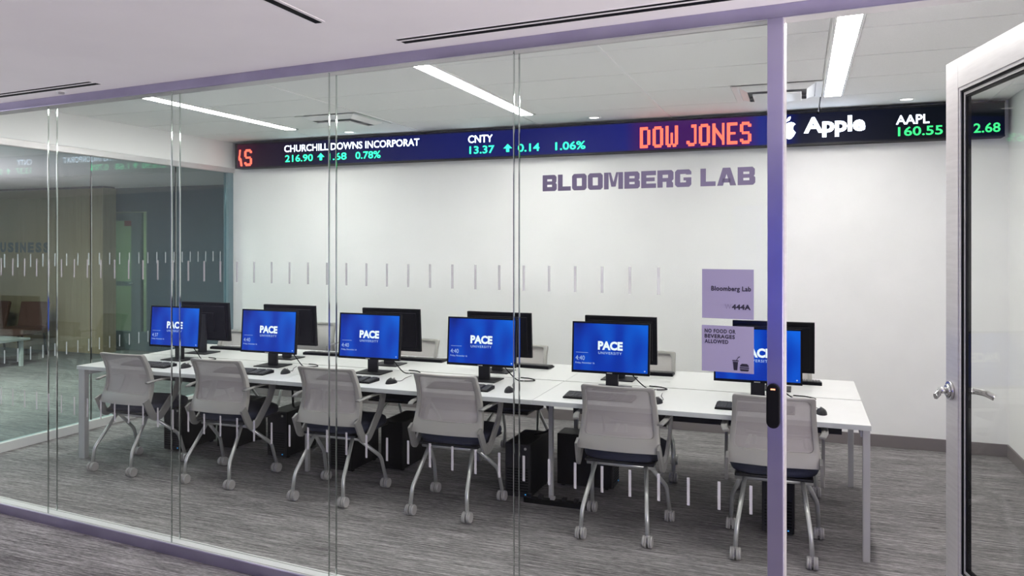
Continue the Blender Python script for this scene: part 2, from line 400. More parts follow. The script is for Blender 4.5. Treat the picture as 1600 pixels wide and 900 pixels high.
# ---------------- glass front (window_1)
win = struct(empty('window_1', GP, GA))
XJ = [-6.02, -5.20, -4.178, -3.124, -2.045, -1.048, 0]
def bar(name, x0, x1, z0, z1, mat='violet_lit_metal', y0=-.015, y1=.075): return box(name, mat, (x0, y0, z0), (x1, y1, z1), win, .0015)
bar('header_rail', -6.02, 1.66, 2.53, 2.58, y0=-.015, y1=-.004); box('header_soffit', 'alu', (-6.02, -.004, 2.53), (1.66, .075, 2.58), win)
bar('sill_rail', -6.02, -.0, 0, .06, y0=-.015, y1=-.004); box('sill_top', 'white_metal', (-6.02, -.004, 0), (0, .075, .06), win)
bar('post', 0, .0545, 0, 2.53, y0=-.015, y1=.0); box('post_core', 'alu', (.003, .0, 0), (.058, .075, 2.53), win)
bar('post', 1.0, 1.055, 0, 2.53, y0=-.015, y1=.0); box('post_core', 'alu', (.997, .0, 0), (1.052, .075, 2.53), win)
panes = []
for i in range(6):
    for y in (0.002, .057):
        g = .0025; x1 = XJ[i+1] if i < 5 else -.001
        p = box('pane', 'glass', (XJ[i]+g, y, .06), (x1-g, y+.008, 2.53), win)
        if y < .01: panes.append(p)
for i in range(1, 6):
    for y in (.002, .057):
        box('glazing_joint', 'joint', (XJ[i]-.002, y, .06), (XJ[i]+.002, y+.008, 2.53), win)
box('pane', 'glass', (1.057, .002, .06), (1.66, .010, 2.53), win)
dm = None
k0 = -.173
for k in range(51):
    x = ((k0-k*.1168)+.112)/math.cos(GA)
    if x < -5.98: break
    i = max(j for j in range(6) if XJ[j] <= x)
    for z0, z1 in ((.682, .790), (1.497, 1.602)):
        if z0 > 1 and x > -.34: continue
        if dm is None: dm = MB().box((-.0055, 0, 0), (.0055, .0012, .108)).build('dash', 'frost', panes[i]); o = dm
        else: o = D.objects.new('dash', dm.data); COL.objects.link(o); o.parent = panes[i]
        o.location = (x, .0006, z0)
# ---------------- left glass wall (window_2)
w2 = struct(empty('window_2', (-6.10, 3.53, 0), 0))
box('sill_rail', 'white_metal', (-.035, .02, 0), (.035, 3.57, .075), w2, .002)
box('header_rail', 'alu', (-.045, .02, 2.50), (.055, 3.57, 2.555), w2, .002)
box('jamb', 'jamb', (-.035, 3.49, .075), (.035, 3.57, 2.50), w2, .002)
YJ = [.05, .70, 1.72, 2.74, 3.49]
lp = []
for i in range(4): lp.append(box('pane', 'glass_left', (-.006, YJ[i]+.003, .075), (.006, YJ[i+1]-.003, 2.50), w2))
for y in YJ[1:-1]: box('glazing_joint', 'joint', (-.006, y-.003, .075), (.006, y+.003, 2.50), w2)
d2 = None
for k in range(30):
    y = .10+k*.1135
    if y > 3.45: break
    i = max(j for j in range(4) if YJ[j] <= y)
    for z0 in (.715, 1.50):
        if d2 is None: d2 = MB().box((0, -.0055, 0), (.0012, .0055, .11)).build('dash', 'frost_far', lp[i]); o = d2
        else: o = D.objects.new('dash', d2.data); COL.objects.link(o); o.parent = lp[i]
        o.location = (.0061, y, z0)

# ---------------- lab door, open (door_1); local +x from the hinge to the free edge
dv = Vector((.617-.826, 3.937-2.975, 0)); da = math.atan2(dv.y, dv.x)
door = struct(empty('door_1', (.826, 2.975, 0), da)); W = dv.length
# face towards the camera is local +y
Z0, Z1 = .012, 2.505; TH = .045
def dbox(n, m, a, b, bv=.0015, par=None): return box(n, m, a, b, par or door, bv)
sw = .125
dbox('stile', 'alu', (W-sw, -TH, Z0), (W, 0, Z1)); dbox('stile', 'alu', (0, -TH, Z0), (sw, 0, Z1))
dbox('top_rail', 'alu', (sw, -TH, Z1-.13), (W-sw, 0, Z1)); dbox('bottom_rail', 'alu', (sw, -TH, Z0), (W-sw, 0, .25))
gx0, gx1, gz0, gz1 = sw, W-sw, .25, Z1-.13
def ring(name, mat, t, y0, y1, inset):
    m = MB(); a, b, c, d = gx0+inset, gx1-inset, gz0+inset, gz1-inset
    m.box((a, y0, c), (a+t, y1, d)); m.box((b-t, y0, c), (b, y1, d)); m.box((a+t, y0, c), (b-t, y1, c+t)); m.box((a+t, y0, d-t), (b-t, y1, d))
    return m.build(name, mat, door)
ring('glazing_bead', 'alu', .014, -.034, -.004, 0); ring('gasket', 'gasket', .010, -.034, -.009, .014)
ring('inner_bead', 'alu', .012, -.036, -.0145, .024)
ring('inner_gasket', 'gasket', .009, -.036, -.017, .036)
dbox('pane', 'glass_door', (gx0+.040, -.028, gz0+.040), (gx1-.040, -.021, gz1-.040), 0)
lk = empty('lever_lock', (W-.055, 0, 1.045)); lk.parent = door
for sgn in (1, -1):
    y = 0 if sgn > 0 else -TH
    m = MB(); m.cyl((0, y, 0), (0, y+sgn*.012, 0), .040, 28); m.cyl((0, y+sgn*.012, 0), (0, y+sgn*.022, 0), .032, 28, .024)
    m.build('rose', 'chrome', lk)
    m = MB(); m.cyl((0, y+sgn*.018, 0), (0, y+sgn*.050, 0), .014, 18)
    m.sweep(bez([(.004, y+sgn*.046, 0), (-.02, y+sgn*.056, .002), (-.06, y+sgn*.072, .002), (-.085, y+sgn*.098, -.012)], 5),
            [(.013, -.006), (.013, .006), (.0, .008), (-.013, .006), (-.013, -.006), (0, -.008)], (0, 0, 1))
    m.build('lever', 'chrome', lk)
dbox('latch_plate', 'chrome', (W-.001, -.034, .98), (W+.0015, -.011, 1.11), 0)

# ---------------- corridor ceiling slot diffusers
def slot(label, loc, rz, length, double=True):
    t = thing('slot_diffuser', label, 'vent', loc, rz, 'black slot diffusers in the corridor ceiling')
    hw = .045 if double else .026
    m = MB(); m.box((0, -hw, -.0022), (length, hw, -.0002)); m.build('plate', 'ceil', t)
    ys = ((-.034, -.018), (.006, .036)) if double else ((-.020, .010),)
    for a, b in ys: MB().box((.0, a, -.0040), (length-.0, b, -.0022)).build('slot', 'gasket', t)
slot('long black double slot diffuser in corridor ceiling above the middle glass panes', (-1.627, 2.958, 2.58), GA, 3.2)
slot('black double slot diffuser in corridor ceiling at the left edge', (-3.615-3*math.cos(GA), 3.133-3*math.sin(GA), 2.58), GA, 3.0)
slot('short single black slot diffuser in corridor ceiling running towards the viewer', (-1.79, 2.593, 2.58), -PI/2, 1.4, False)
t = thing('sprinkler_head', 'tiny white sprinkler cap beside the slot diffuser at the left edge', 'sprinkler', (-4.02, 3.26, 2.58))
MB().cyl((0, 0, -.012), (0, 0, 0), .016, 16).build('deflector', 'caster', t); MB().cyl((0, 0, -.003), (0, 0, 0), .03, 16).build('escutcheon', 'tee', t)

# ================================================================== SIGNS ON THE GLASS
def rect_letters():
    """heavy block capitals on a 10 x 10 grid: list of ccw polygons"""
    def r(a, b, c, d): return [(a, b), (c, b), (c, d), (a, d)]
    v, h, c = 3.1, 2.6, 1.3
    F = {}
    F['L'] = (8.6, [r(0, 0, v, 10), r(v, 0, 8.6, h)])
    F['E'] = (9, [r(0, 0, v, 10), r(v, 0, 9, h), r(v, 3.9, 8.2, 6.1), r(v, 10-h, 9, 10)])
    O = [[(0, c), (v, h), (v, 10-h), (0, 10-c)], [(c, 0), (9.6-c, 0), (9.6-v, h), (v, h)], [(0, c), (c, 0), (v, h)],
         [(9.6-c, 0), (9.6, c), (9.6-v, h)], [(9.6, c), (9.6, 10-c), (9.6-v, 10-h), (9.6-v, h)], [(9.6, 10-c), (9.6-c, 10), (9.6-v, 10-h)],
         [(9.6-c, 10), (c, 10), (v, 10-h), (9.6-v, 10-h)], [(c, 10), (0, 10-c), (v, 10-h)]]
    F['O'] = (9.6, O)
    F['B'] = (9.6, [r(0, 0, v, 10), r(v, 0, 6.4, h), r(v, 3.95, 6.4, 6.05), r(v, 10-h, 6.4, 10),
                    [(6.4, 0), (8.4, 0), (9.6, 1.2), (9.6, 4.2), (8.8, 5), (6.4, 5)], [(6.4, 5), (8.8, 5), (9.4, 5.8), (9.4, 8.8), (8.2, 10), (6.4, 10)]])
    F['R'] = (9.6, [r(0, 0, v, 10), r(v, 3.3, 6.4, 5.5), r(v, 10-h, 6.4, 10), [(6.4, 3.3), (8.6, 3.6), (9.6, 4.8), (9.6, 8.8), (8.4, 10), (6.4, 10)],
                    [(5.4, 0), (9.4, 0), (9.4, 2.6), (8.4, 3.7), (5.4, 3.4)]])
    F['M'] = (12, [r(0, 0, 2.9, 10), r(9.1, 0, 12, 10), [(2.9, 10), (4.6, 1.5), (7.4, 1.5), (9.1, 10), (7.6, 10), (6, 3.8), (4.4, 10)][0:2]+[(6, 1.5), (6, 4.2), (4.3, 10)],
                   [(6, 1.5), (7.4, 1.5), (9.1, 10), (7.7, 10), (6, 4.2)]])
    F['G'] = (9.6, O[:3]+[O[3], [(9.6, c), (9.6, 5.4), (9.6-v, 5.4), (9.6-v, h)], [(9.6, 7), (9.6, 10-c), (9.6-v, 10-h), (9.6-v, 7)]]+O[5:]+[r(5, 3.7, 6.6, 5.4)])
    F['A'] = (10.6, [[(0, 0), (3.3, 0), (5.3, 6.6), (5.3, 10), (3.2, 10)], [(7.3, 0), (10.6, 0), (7.4, 10), (5.3, 10), (5.3, 6.6)], r(2.9, 1.7, 7.7, 4.0)])
    return F
BF = rect_letters()
word = 'BLOOMBERG LAB'
tot = sum(BF[c][0]+.85 if c != ' ' else 4.4 for c in word)-.85
x0w, x1w, z0w, z1w = (-1.019+.112)/math.cos(GA), (-.157+.112)/math.cos(GA), 1.919, 1.987
sx = (x1w-x0w)/tot; sz = (z1w-z0w)/10
lt = thing('glass_lettering', 'violet block capitals BLOOMBERG LAB stuck on the glass front', 'lettering', (GP.x, GP.y, 0), GA)
xx = x0w
for c in word:
    if c == ' ': xx += 4.4*sx; continue
    m = MB()
    for poly in BF[c][1]: m.prism_xz([(xx+px*sx, z0w+pz*sz) for px, pz in poly], -.0008, .0012)
    m.build('letter', 'lettering', lt); xx += (BF[c][0]+.85)*sx

def sign(x0, x1, z0, z1, name, label):
    t = thing(name, label, 'sign', (*G(x0, -.001), z0), GA)
    box('plate', 'vinyl', (0, -.002, 0), (x1-x0, .0015, z1-z0), t, .0006); return t
g2 = lambda X: (X+.112)/math.cos(GA)
xs0, xs1 = g2(-.353), g2(-.162)
s1 = sign(xs0, xs1, 1.413, 1.601, 'room_sign', 'square violet room sign reading Bloomberg Lab W444A on the glass')
m = MB(); add_text(m, 'Bloomberg Lab', .035, .182, .100, .124, -.0026, .03, 1.08); m.build('sign_text', 'ink', s1)
m = MB(); add_text(m, '444A', .112, .181, .036, .056, -.0026, .045, 1.08); m.build('sign_text', 'ink', s1)
m = MB(); add_text(m, 'W', .086, .110, .036, .056, -.0026); m.build('sign_text', 'ink_light', s1)
s2 = sign(xs0-.001, xs1, 1.210, 1.386, 'notice_sign', 'square violet notice NO FOOD OR BEVERAGES ALLOWED below the room sign')
for tx, xe, zb in (('NO FOOD OR', .127, .147), ('BEVERAGES', .124, .127), ('ALLOWED', .100, .107)):
    m = MB(); add_text(m, tx, .011, xe, zb, zb+.0155, -.0026, .035, 1.15); m.build('sign_text', 'ink', s2)
m = MB()
def P(pts): m.prism_xz(pts, -.0028, -.0022)
P([(.120, .010), (.133, .010), (.136, .042), (.117, .042)]); P([(.115, .044), (.138, .044), (.138, .048), (.115, .048)])
P([(.129, .048), (.132, .048), (.138, .059), (.136, .060)]); P([(.136, .057), (.143, .060), (.142, .063), (.135, .060)])
P([(.146, .008), (.172, .008), (.175, .012), (.175, .016), (.143, .016), (.143, .012)]); P([(.142, .018), (.176, .018), (.176, .023), (.142, .023)])
P([(.143, .025), (.175, .025), (.174, .031), (.168, .036), (.150, .036), (.144, .031)])
m.build('pictogram', 'ink', s2)
# card reader on the post
cr = thing('card_reader', 'slim black card reader with a red light on the violet post', 'card reader', (*G(.022, -.0155), 1.02), GA)
n = 10; pts = [(.024*math.cos(PI+PI*i/n), .024+.024*math.sin(PI+PI*i/n)) for i in range(n+1)]+[(.024*math.cos(PI*i/n), .140+.024*math.sin(PI*i/n)) for i in range(n+1)]
MB().prism_xz(pts, -.020, 0).build('housing', 'black', cr, .004, 3)
MB().prism_xz([(p[0]*.8, (p[1]-.082)*.86+.082) for p in pts], -.0215, -.020).build('touch_pad', 'gasket', cr)
box('status_light', 'led_dot', (-.008, -.0222, .142), (.008, -.0212, .147), cr)

# ================================================================== LED TICKER
TY = 6.975
tk = thing('led_ticker', 'long black stock ticker display along the top of the back wall', 'display', (0, TY, 0))
tb = MB(); tb.box((-5.93, .004, 2.535), (1.50, .124, 2.815)); tb.build('case', 'black', tk, .003)
box('display_face', 'ticker', (-5.90, 0, 2.548), (1.49, .004, 2.800), tk)
m = MB(); m.box((-5.93, -.004, 2.800), (1.50, .004, 2.815)); m.box((-5.93, -.004, 2.535), (1.50, .004, 2.548)); m.box((-5.93, -.004, 2.548), (-5.90, .004, 2.80)); m.build('bezel', 'dark', tk)
Yt = -.0015
ZF = (0, .73)
def tt(mat, *items):
    for s, x0, x1, z0, z1, b in items:
        m = MB(); add_text(m, s, x0, x1, z0, z1, Yt, b); m.build('ticker_text', mat, tk)
L1 = (2.692, 2.765); L2 = (2.583, 2.659)
tt('led_white', ('CHURCHILL', -5.268, -4.710, *L1, .005), ('DOWNS', -4.673, -4.289, *L1, .005), ('INCORPORAT', -4.251, -3.622, *L1, .005), ('CNTY', -3.079, -2.819, *L1, .008))
tt('led_green', ('216.90', -5.258, -4.90, *L2, .014), ('1.68', -4.70, -4.48, *L2, .014), ('0.78%', -4.371, -4.071, *L2, .014),
   ('13.37', -3.065, -2.800, *L2, .014), ('0.14', -2.555, -2.335, *L2, .014), ('1.06%', -2.176, -1.882, *L2, .014))
for x in (-4.80, -2.66):
    m = MB(); m.prism_xz([(x-.045, 2.622), (x+.045, 2.622), (x, 2.664)], Yt-.0005, Yt); m.prism_xz([(x-.016, 2.588), (x+.016, 2.588), (x+.016, 2.622), (x-.016, 2.622)], Yt-.0005, Yt); m.build('ticker_arrow', 'led_green', tk)
tt('led_white', ('AAPL', .734, .976, 2.668, 2.742, .012))
m = MB(); add_text(m, 'Apple', .030, .505, 2.592, 2.765, Yt, .035); m.build('ticker_text', 'led_white', tk)
tt('led_green2', ('160.55', .748, 1.071, 2.572, 2.648, .016), ('2.68', 1.286, 1.469, 2.572, 2.648, .016))
# fruit-shaped emblem
m = MB(); cx, cz, s = -.108, 2.668, .083
body = [(0, -.86), (.22, -.95), (.45, -.92), (.68, -.66), (.88, -.30), (.74, -.16), (.62, .04), (.62, .26), (.72, .44), (.86, .54), (.70, .70), (.45, .78), (.22, .74), (0, .64),
        (-.22, .74), (-.45, .78), (-.74, .66), (-.92, .38), (-.96, 0), (-.86, -.40), (-.66, -.74), (-.42, -.93), (-.2, -.94)]
m.prism_xz([(cx+a*s, cz+b*s) for a, b in body], Yt-.0005, Yt)
leaf = [(.0, .84), (.04, 1.08), (.18, 1.28), (.38, 1.38), (.38, 1.16), (.26, .96)]
m.prism_xz([(cx+a*s, cz+b*s) for a, b in reversed(leaf)], Yt-.0005, Yt)
m.build('ticker_emblem', 'led_white', tk)
# stroke capitals of the red headline
def R4(a, b, c, d): return [(a, b), (c, b), (c, d), (a, d)]
RF = {'D': [R4(0, 0, 1.75, 12), R4(1.75, 0, 4.6, 1.75), R4(1.75, 10.3, 4.6, 12), R4(4.25, 1.75, 6, 10.3)],
      'O': [R4(0, 1.2, 1.75, 10.8), R4(4.25, 1.2, 6, 10.8), R4(1, 0, 5, 1.75), R4(1, 10.3, 5, 12)],
      'W': [R4(0, 1.2, 1.75, 12), R4(5.25, 1.2, 7, 12), R4(2.85, 1.2, 4.15, 8), R4(1, 0, 3, 1.75), R4(4, 0, 6, 1.75)],
      'J': [R4(4.2, 1.2, 5.5, 12), R4(2.6, 10.3, 4.2, 12), R4(1, 0, 4.4, 1.75), R4(0, 1.2, 1.75, 3)],
      'N': [R4(0, 0, 1.75, 12), R4(5.2, 0, 6.5, 12), [(1.75, 10), (1.75, 7.2), (5.2, 2.2), (5.2, 5)]],
      'E': [R4(0, 0, 1.75, 12), R4(1.75, 0, 5.6, 1.75), R4(1.75, 10.3, 5.6, 12), R4(1.75, 5.4, 4.6, 6.7)],
      'S': [R4(1, 0, 5, 1.75), R4(4.25, 1.2, 6, 5.4), R4(1, 5.3, 5, 6.7), R4(0, 6.6, 1.75, 10.8), R4(1, 10.3, 5, 12), R4(0, 1.2, 1.75, 2.8), R4(4.25, 9.2, 6, 10.8)],
      'k': [[(0, 4.2), (0, 7.8), (2.4, 5.2), (3.2, 0), (1.6, 0), (.9, 4.2)], [(0, 4.4), (1.2, 6.2), (2.0, 12), (.6, 12), (.4, 8)]]}
def red(s, x0, x1, z0, z1):
    adv = [3.4 if c == ' ' else max(p[0] for q in RF[c] for p in q)+1.3 for c in s]; k = (x1-x0)/(sum(adv)-1.3); m = MB(); x = x0
    for c, a in zip(s, adv):
        if c != ' ':
            for poly in RF[c]:
                if c in 'Nk': poly = poly if sum((poly[i][0]*poly[(i+1) % len(poly)][1]-poly[(i+1) % len(poly)][0]*poly[i][1]) for i in range(len(poly))) > 0 else poly[::-1]
                m.prism_xz([(x+p[0]*k, z0+p[1]/12*(z1-z0)) for p in poly], Yt-.0005, Yt)
        x += a*k
    m.build('ticker_headline', 'led_red', tk)
red('DOW JONES', -1.369, -.396, 2.566, 2.757); red('kS', -5.885, -5.70, 2.560, 2.745)
# suspension cable holding the ticker
t = thing('hanging_cable', 'thin white cable dropping from the ceiling to the ticker case', 'cable', (.145, 6.93, 2.80)); MB().cyl((0, -.02, .038), (0, .02, .0), .003, 8).build('wire', 'tee', t); MB().cyl((0, .02, -.012), (0, .02, .02), .008, 8).build('clip', 'black', t)

# ================================================================== DESKS
DX = [-5.36, -3.455, -1.55, .355]
names = ['left', 'middle', 'right']
for row in (0, 1):
    for i in range(3):
        x0, x1 = DX[i]+.0015, DX[i+1]-.0015; wd = x1-x0; yc = 4.48 if row == 0 else 5.885
        lab = 'white laminate desk, %s unit of the %s row' % (names[i], 'near' if row == 0 else 'far, wall-side')
        t = thing('desk', lab, 'desk', ((x0+x1)/2, yc, 0), 0 if row == 0 else PI, 'white bench desks')
        # local: y=0 outer edge, y=.70 inner edge
        h = wd/2
        box('desktop', 'laminate', (-h, 0.0, .703), (h, .692, .732), t, .002)
        box('front_edge', 'edge', (-h, -.0015, .704), (h, .0, .731), t)
        fr = MB(); fr.box((-h+.02, .22, .665), (h-.02, .245, .703)); fr.box((-h+.02, .62, .665), (h-.02, .645, .703)); fr.build('frame_beam', 'white_metal', t)
        endL = (i == 0) if row == 0 else (i == 2); endR = (i == 2) if row == 0 else (i == 0)
        if endL:
            lw = .065 if (row == 0) else .036
            box('leg', 'desk_leg', (-h+.004, .012, 0), (-h+.004+lw, .052, .703), t, .002)
            box('leg_crossbar', 'white_metal', (-h+.004, .052, .655), (-h+.049, .69, .703), t, .002)
        else:
            box('leg', 'desk_leg', (-h-.0012, .335, 0), (-h+.027, .365, .703), t, .002)
        if endR:
            box('leg', 'desk_leg', (h-.040, .012, 0), (h-.004, .050, .703), t, .002)
            box('leg_crossbar', 'white_metal', (h-.049, .052, .655), (h-.004, .69, .703), t, .002)
        tr = MB(); tr.box((-h+.12, .50, .56), (h-.12, .503, .665)); tr.box((-h+.12, .60, .56), (h-.12, .603, .665)); tr.box((-h+.12, .50, .557), (h-.12, .603, .56)); tr.build('cable_tray', 'dark', t)
t = thing('power_rail', 'thin grey rail in the gap between the two desk rows', 'rail', (0, 5.1825, .71)); box('rail_body', 'dark', (-5.355, -.006, -.03), (.35, .006, -.004), t)

# ================================================================== CHAIRS
def back_y(t): return .072+.062*math.sin(PI*min(1, t*1.02))-.018*t      # depth of the back at height fraction t
def back_pt(u, t, off=0):
    w_ = .246-.030*math.sin(PI*min(1, t*.95)*.5)-.002*t
    z = .498+.377*t; y = back_y(t)+.030*u*u*0-.028*(1-u*u)*1.0+off
    return (u*w_, y+.02, z)
def make_chair():
    r = empty('office_chair', (0, 0, 0))
    # frame ring with an opening
    def loop(ins_x, zb, zt, rad, n=6):
        pts = []
        cx_, cz0, cz1 = 1-ins_x, zb, zt
        ru, rz_ = rad, rad*.62
        for (sx_, sz_, a0) in ((1, 1, 0), (-1, 1, PI/2), (-1, -1, PI), (1, -1, 3*PI/2)):
            for k in range(n+1):
                a = a0+PI/2*k/n
                pts.append((sx_*(cx_-ru)+ru*math.cos(a), (cz1-rz_ if sz_ > 0 else cz0+rz_)+rz_*math.sin(a)))
        return pts
    def dens(pts, k=3):
        out = []
        for i in range(len(pts)):
            a, b = pts[i], pts[(i+1) % len(pts)]
            m_ = 6 if (abs(a[0]-b[0])+abs(a[1]-b[1])) > .3 else 1
            out += [(a[0]+(b[0]-a[0])*q/m_, a[1]+(b[1]-a[1])*q/m_) for q in range(m_)]
        return out
    outer = dens(loop(0, 0, 1, .07)); inner = dens(loop(.125, .205, .955, .12)); n = len(outer)
    vs = []
    for off in (0, .034):
        for lst in (outer, inner): vs += [back_pt(u, t, off) for u, t in lst]
    fs = []
    for i in range(n):
        j = (i+1) % n
        fs += [(i, j, n+j, n+i), (2*n+i, 3*n+i, 3*n+j, 2*n+j), (i, 2*n+i, 2*n+j, j), (n+i, n+j, 3*n+j, 3*n+i)]
    MB()._add(vs, fs, True).build('back_frame', 'chair_shell', r, .003)
    g = MB(); A, B = 10, 10
    vs = [back_pt(-.90+1.80*i/A, .19+.775*j/B, .012) for j in range(B+1) for i in range(A+1)]
    g._add(vs, [(j*(A+1)+i, j*(A+1)+i+1, (j+1)*(A+1)+i+1, (j+1)*(A+1)+i) for j in range(B) for i in range(A)], True)
    g.build('back_mesh', 'mesh', r)
    # seat cushion
    st = MB(); ns = 24; L_ = []
    def sup(a, hx, hy, p=3.6):
        c, s_ = math.cos(a), math.sin(a); return (hx*abs(c)**(2/p)*(1 if c >= 0 else -1), .35+hy*abs(s_)**(2/p)*(1 if s_ >= 0 else -1))
    lay = [(.20, .20, .428), (.232, .225, .434), (.240, .232, .455), (.236, .228, .478), (.218, .212, .490), (.12, .12, .492)]
    vs = []
    for hx, hy, z in lay: vs += [(*sup(2*PI*i/ns, hx, hy), z-(.012 if z > .48 and False else 0)) for i in range(ns)]
    st._add(vs, [(k*ns+i, k*ns+(i+1) % ns, (k+1)*ns+(i+1) % ns, (k+1)*ns+i) for k in range(len(lay)-1) for i in range(ns)], True)
    st.f.append(tuple(range(ns))[::-1]); st.sm.append(False); st.f.append(tuple((len(lay)-1)*ns+i for i in range(ns))); st.sm.append(True)
    st.build('seat', 'seat', r)
    pan = MB(); pan.box((-.205, .13, .412), (.205, .56, .428)); pan.build('seat_pan', 'dark', r, .006)
    cb = MB(); cb.cyl((-.205, .19, .395), (.205, .19, .395), .014, 12); cb.build('crossbar', 'chair_leg', r)
    for s in (-1, 1):
        # arm pad, arm support blade and the strut back up to the back frame
        pad = MB().sweep(bez([(s*.245, .085, .668), (s*.262, .16, .678), (s*.264, .28, .680), (s*.262, .375, .672)], 5), [(.015, -.005), (.018, 0), (.015, .005), (-.015, .005), (-.018, 0), (-.015, -.005)], (1, 0, 0))
        pad.build('armrest', 'arm_grey', r)
        sp = MB().sweep(roundpath([(s*.262, .350, .676), (s*.263, .395, .672), (s*.262, .345, .56), (s*.256, .205, .405), (s*.248, .150, .405), (s*.240, .085, .54)], .03, 4),
                        [(.008, -.028), (.008, .028), (-.008, .028), (-.008, -.028)], (1, 0, 0), smooth=False)
        sp.build('arm_support', 'arm_grey', r, .003)
        for front in (0, 1):
            if front: path = [(s*.168, .20, .400), (s*.232, .41, .225), (s*.243, .455, .072)]
            else: path = [(s*.150, .185, .402), (s*.186, .012, .175), (s*.193, 0, .072)]
            lg = MB().tube(roundpath(path, .032), .0125, 12).build('leg', 'chair_leg', r)
            cx_, cy_ = path[-1][0], path[-1][1]
            c = MB(); c.cyl((cx_, cy_, .050), (cx_, cy_, .080), .011, 10); c.box((cx_-.004, cy_-.018, .026), (cx_+.004, cy_+.018, .060))
            c.build('caster', 'caster', r)
            cc = r.children[-1] if False else None
            wm = MB()
            for q in (-1, 1):
                wm.cyl((cx_+q*.005, cy_, .034), (cx_+q*.0135, cy_, .034), .034, 22); wm.cyl((cx_+q*.0135, cy_, .034), (cx_+q*.0155, cy_, .034), .031, 22); wm.cyl((cx_+q*.0155, cy_, .034), (cx_+q*.028, cy_, .034), .0335, 22, .031)
            wm.build('caster_wheels', 'caster', r)
    return r
proto = make_chair()
near = [(-4.752, 4.265, -.02, 'grey mesh chair at the left end of the near desk row'),
        (-3.884, 4.275, .015, 'grey mesh chair second from the left in the near row'),
        (-2.946, 4.245, .0, 'grey mesh chair third from the left, behind a glass joint'),
        (-2.088, 4.275, .0, 'grey mesh chair fourth from the left in the near row'),
        (-.990, 4.280, .0, 'grey mesh chair in the near row beneath the BLOOMBERG lettering'),
        (-.133, 4.290, .02, 'grey mesh chair nearest the doorway, behind the violet post')]
far = [(-4.95, 6.00, PI, 'grey mesh chair at the left end of the far desk row'),
       (-4.72, 6.86, PI+.15, 'grey mesh chair pushed back against the wall behind the second monitor'),
       (-3.10, 6.02, PI, 'grey mesh chair on the wall side behind the third monitor'),
       (-2.11, 5.97, PI, 'grey mesh chair on the wall side behind the fourth monitor'),
       (-1.10, 5.97, PI+.03, 'grey mesh chair on the wall side behind the fifth monitor'),
       (-.14, 5.98, PI, 'grey mesh chair on the wall side at the doorway end')]
for k, (x, y, a, l) in enumerate(near+far):
    o = proto if k == 0 else copy_tree(proto)
    o.location = (x, y, 0); o.rotation_euler = (0, 0, a)
    tag(o, l, 'chair', 'near row of mesh chairs' if k < 6 else 'wall side mesh chairs')

# ================================================================== MONITORS (screen faces local -y)
TZ = .732
def make_monitor(lit, clock='4:40'):
    r = empty('monitor', (0, 0, 0)); hw, z0, z1 = .260, .108, .446
    R = Matrix.Translation((0, -.055, 0)) @ Matrix.Rotation(math.radians(-4), 4, 'X')
    hold = r
    b = MB(); b.box((-hw, -.006, z0), (hw, .012, z1), R); b.box((-hw+.03, .012, z0+.03), (hw-.03, .030, z1-.03), R); b.box((-.12, .030, .19), (.12, .045, .36), R); b.build('back_shell', 'black', hold, .003)
    f = MB(); t = .011
    for a_, c_ in (((-hw, z0), (hw, z0+.016)), ((-hw, z1-t), (hw, z1)), ((-hw, z0), (-hw+t, z1)), ((hw-t, z0), (hw, z1))): f.box((a_[0], -.011, a_[1]), (c_[0], -.006, c_[1]), R)
    f.build('bezel', 'black', hold)
    sc = MB().box((-hw+t, -.0085, z0+.016), (hw-t, -.0062, z1-t), R).build('screen', 'screen' if lit else 'black', hold)
    if lit:
        m = MB(); yy = -.0093; cz = (z0+z1)/2+.004
        add_text(m, 'PACE', -.083, .083, cz-.018, cz+.040, yy, .05); m.v = [tuple(R @ Vector(p)) for p in m.v]; m.build('wordmark', 'scr_white', sc)
        m = MB(); add_text(m, 'UNIVERSITY', -.080, .078, cz-.046, cz-.029, yy, .016, 1.2); add_text(m, clock, -.235, -.172, z0+.082, z0+.112, yy); add_text(m, 'Friday, November 16', -.235, -.105, z0+.056, z0+.071, yy, .01)
        m.box((-.232, yy, z0+.132), (-.15, yy+.0004, z0+.134)); m.box((hw-.035, yy, z0+.026), (hw-.026, yy+.0004, z0+.033))
        m.v = [tuple(R @ Vector(p)) for p in m.v]; m.build('screen_text', 'scr_dim', sc)
    m = MB(); m.box((-.042, .0, .006), (.042, .022, .34)); m.box((-.03, -.03, .22), (.03, .0, .31)); m.build('stand_column', 'dark', r, .004)
    m = MB(); m.box((-.115, -.085, 0), (.115, .105, .008)); m.build('stand_base', 'dark', r, .003)
    m = MB(); m.box((-.018, -.0128+-.055, z0+.0045+0), (.018, -.0118-.055, z0+.0105)); m.build('badge', 'caster', r)
    return r
pm1 = make_monitor(True, '4:37'); pm = make_monitor(True); pmd = make_monitor(False)
NX = [-4.836, -3.896, -2.991, -2.090, -1.170, -.2465]
nl = ['lit blue monitor at left end of near row, clock reading 4:37', 'lit blue monitor second from left in the near row', 'lit blue monitor third from left in the near row',
      'lit blue monitor fourth from left in the near row', 'lit blue monitor below the lettering, left of the violet notice', 'lit blue monitor partly hidden by the notice and violet post']
for i, x in enumerate(NX):
    o = pm1 if i == 0 else pm if i == 1 else copy_tree(pm)
    o.location = (x, 5.005, TZ); tag(o, nl[i], 'monitor', 'lit monitors of the near desk row')
FX = [-4.94, -4.045, -3.07, -2.14, -1.205, -.17]
fl = ['black monitor back behind the leftmost lit screen', 'black monitor back behind the second lit screen', 'black monitor back behind the third lit screen',
      'black monitor back behind the fourth lit screen', 'black monitor back behind the fifth lit screen', 'black monitor back showing right of the screen at the post']
for i, x in enumerate(FX):
    o = pmd if i == 0 else copy_tree(pmd)
    o.location = (x, 5.40, TZ-.047+.047); o.rotation_euler = (0, 0, PI); tag(o, fl[i], 'monitor', 'dark monitors of the wall side row')
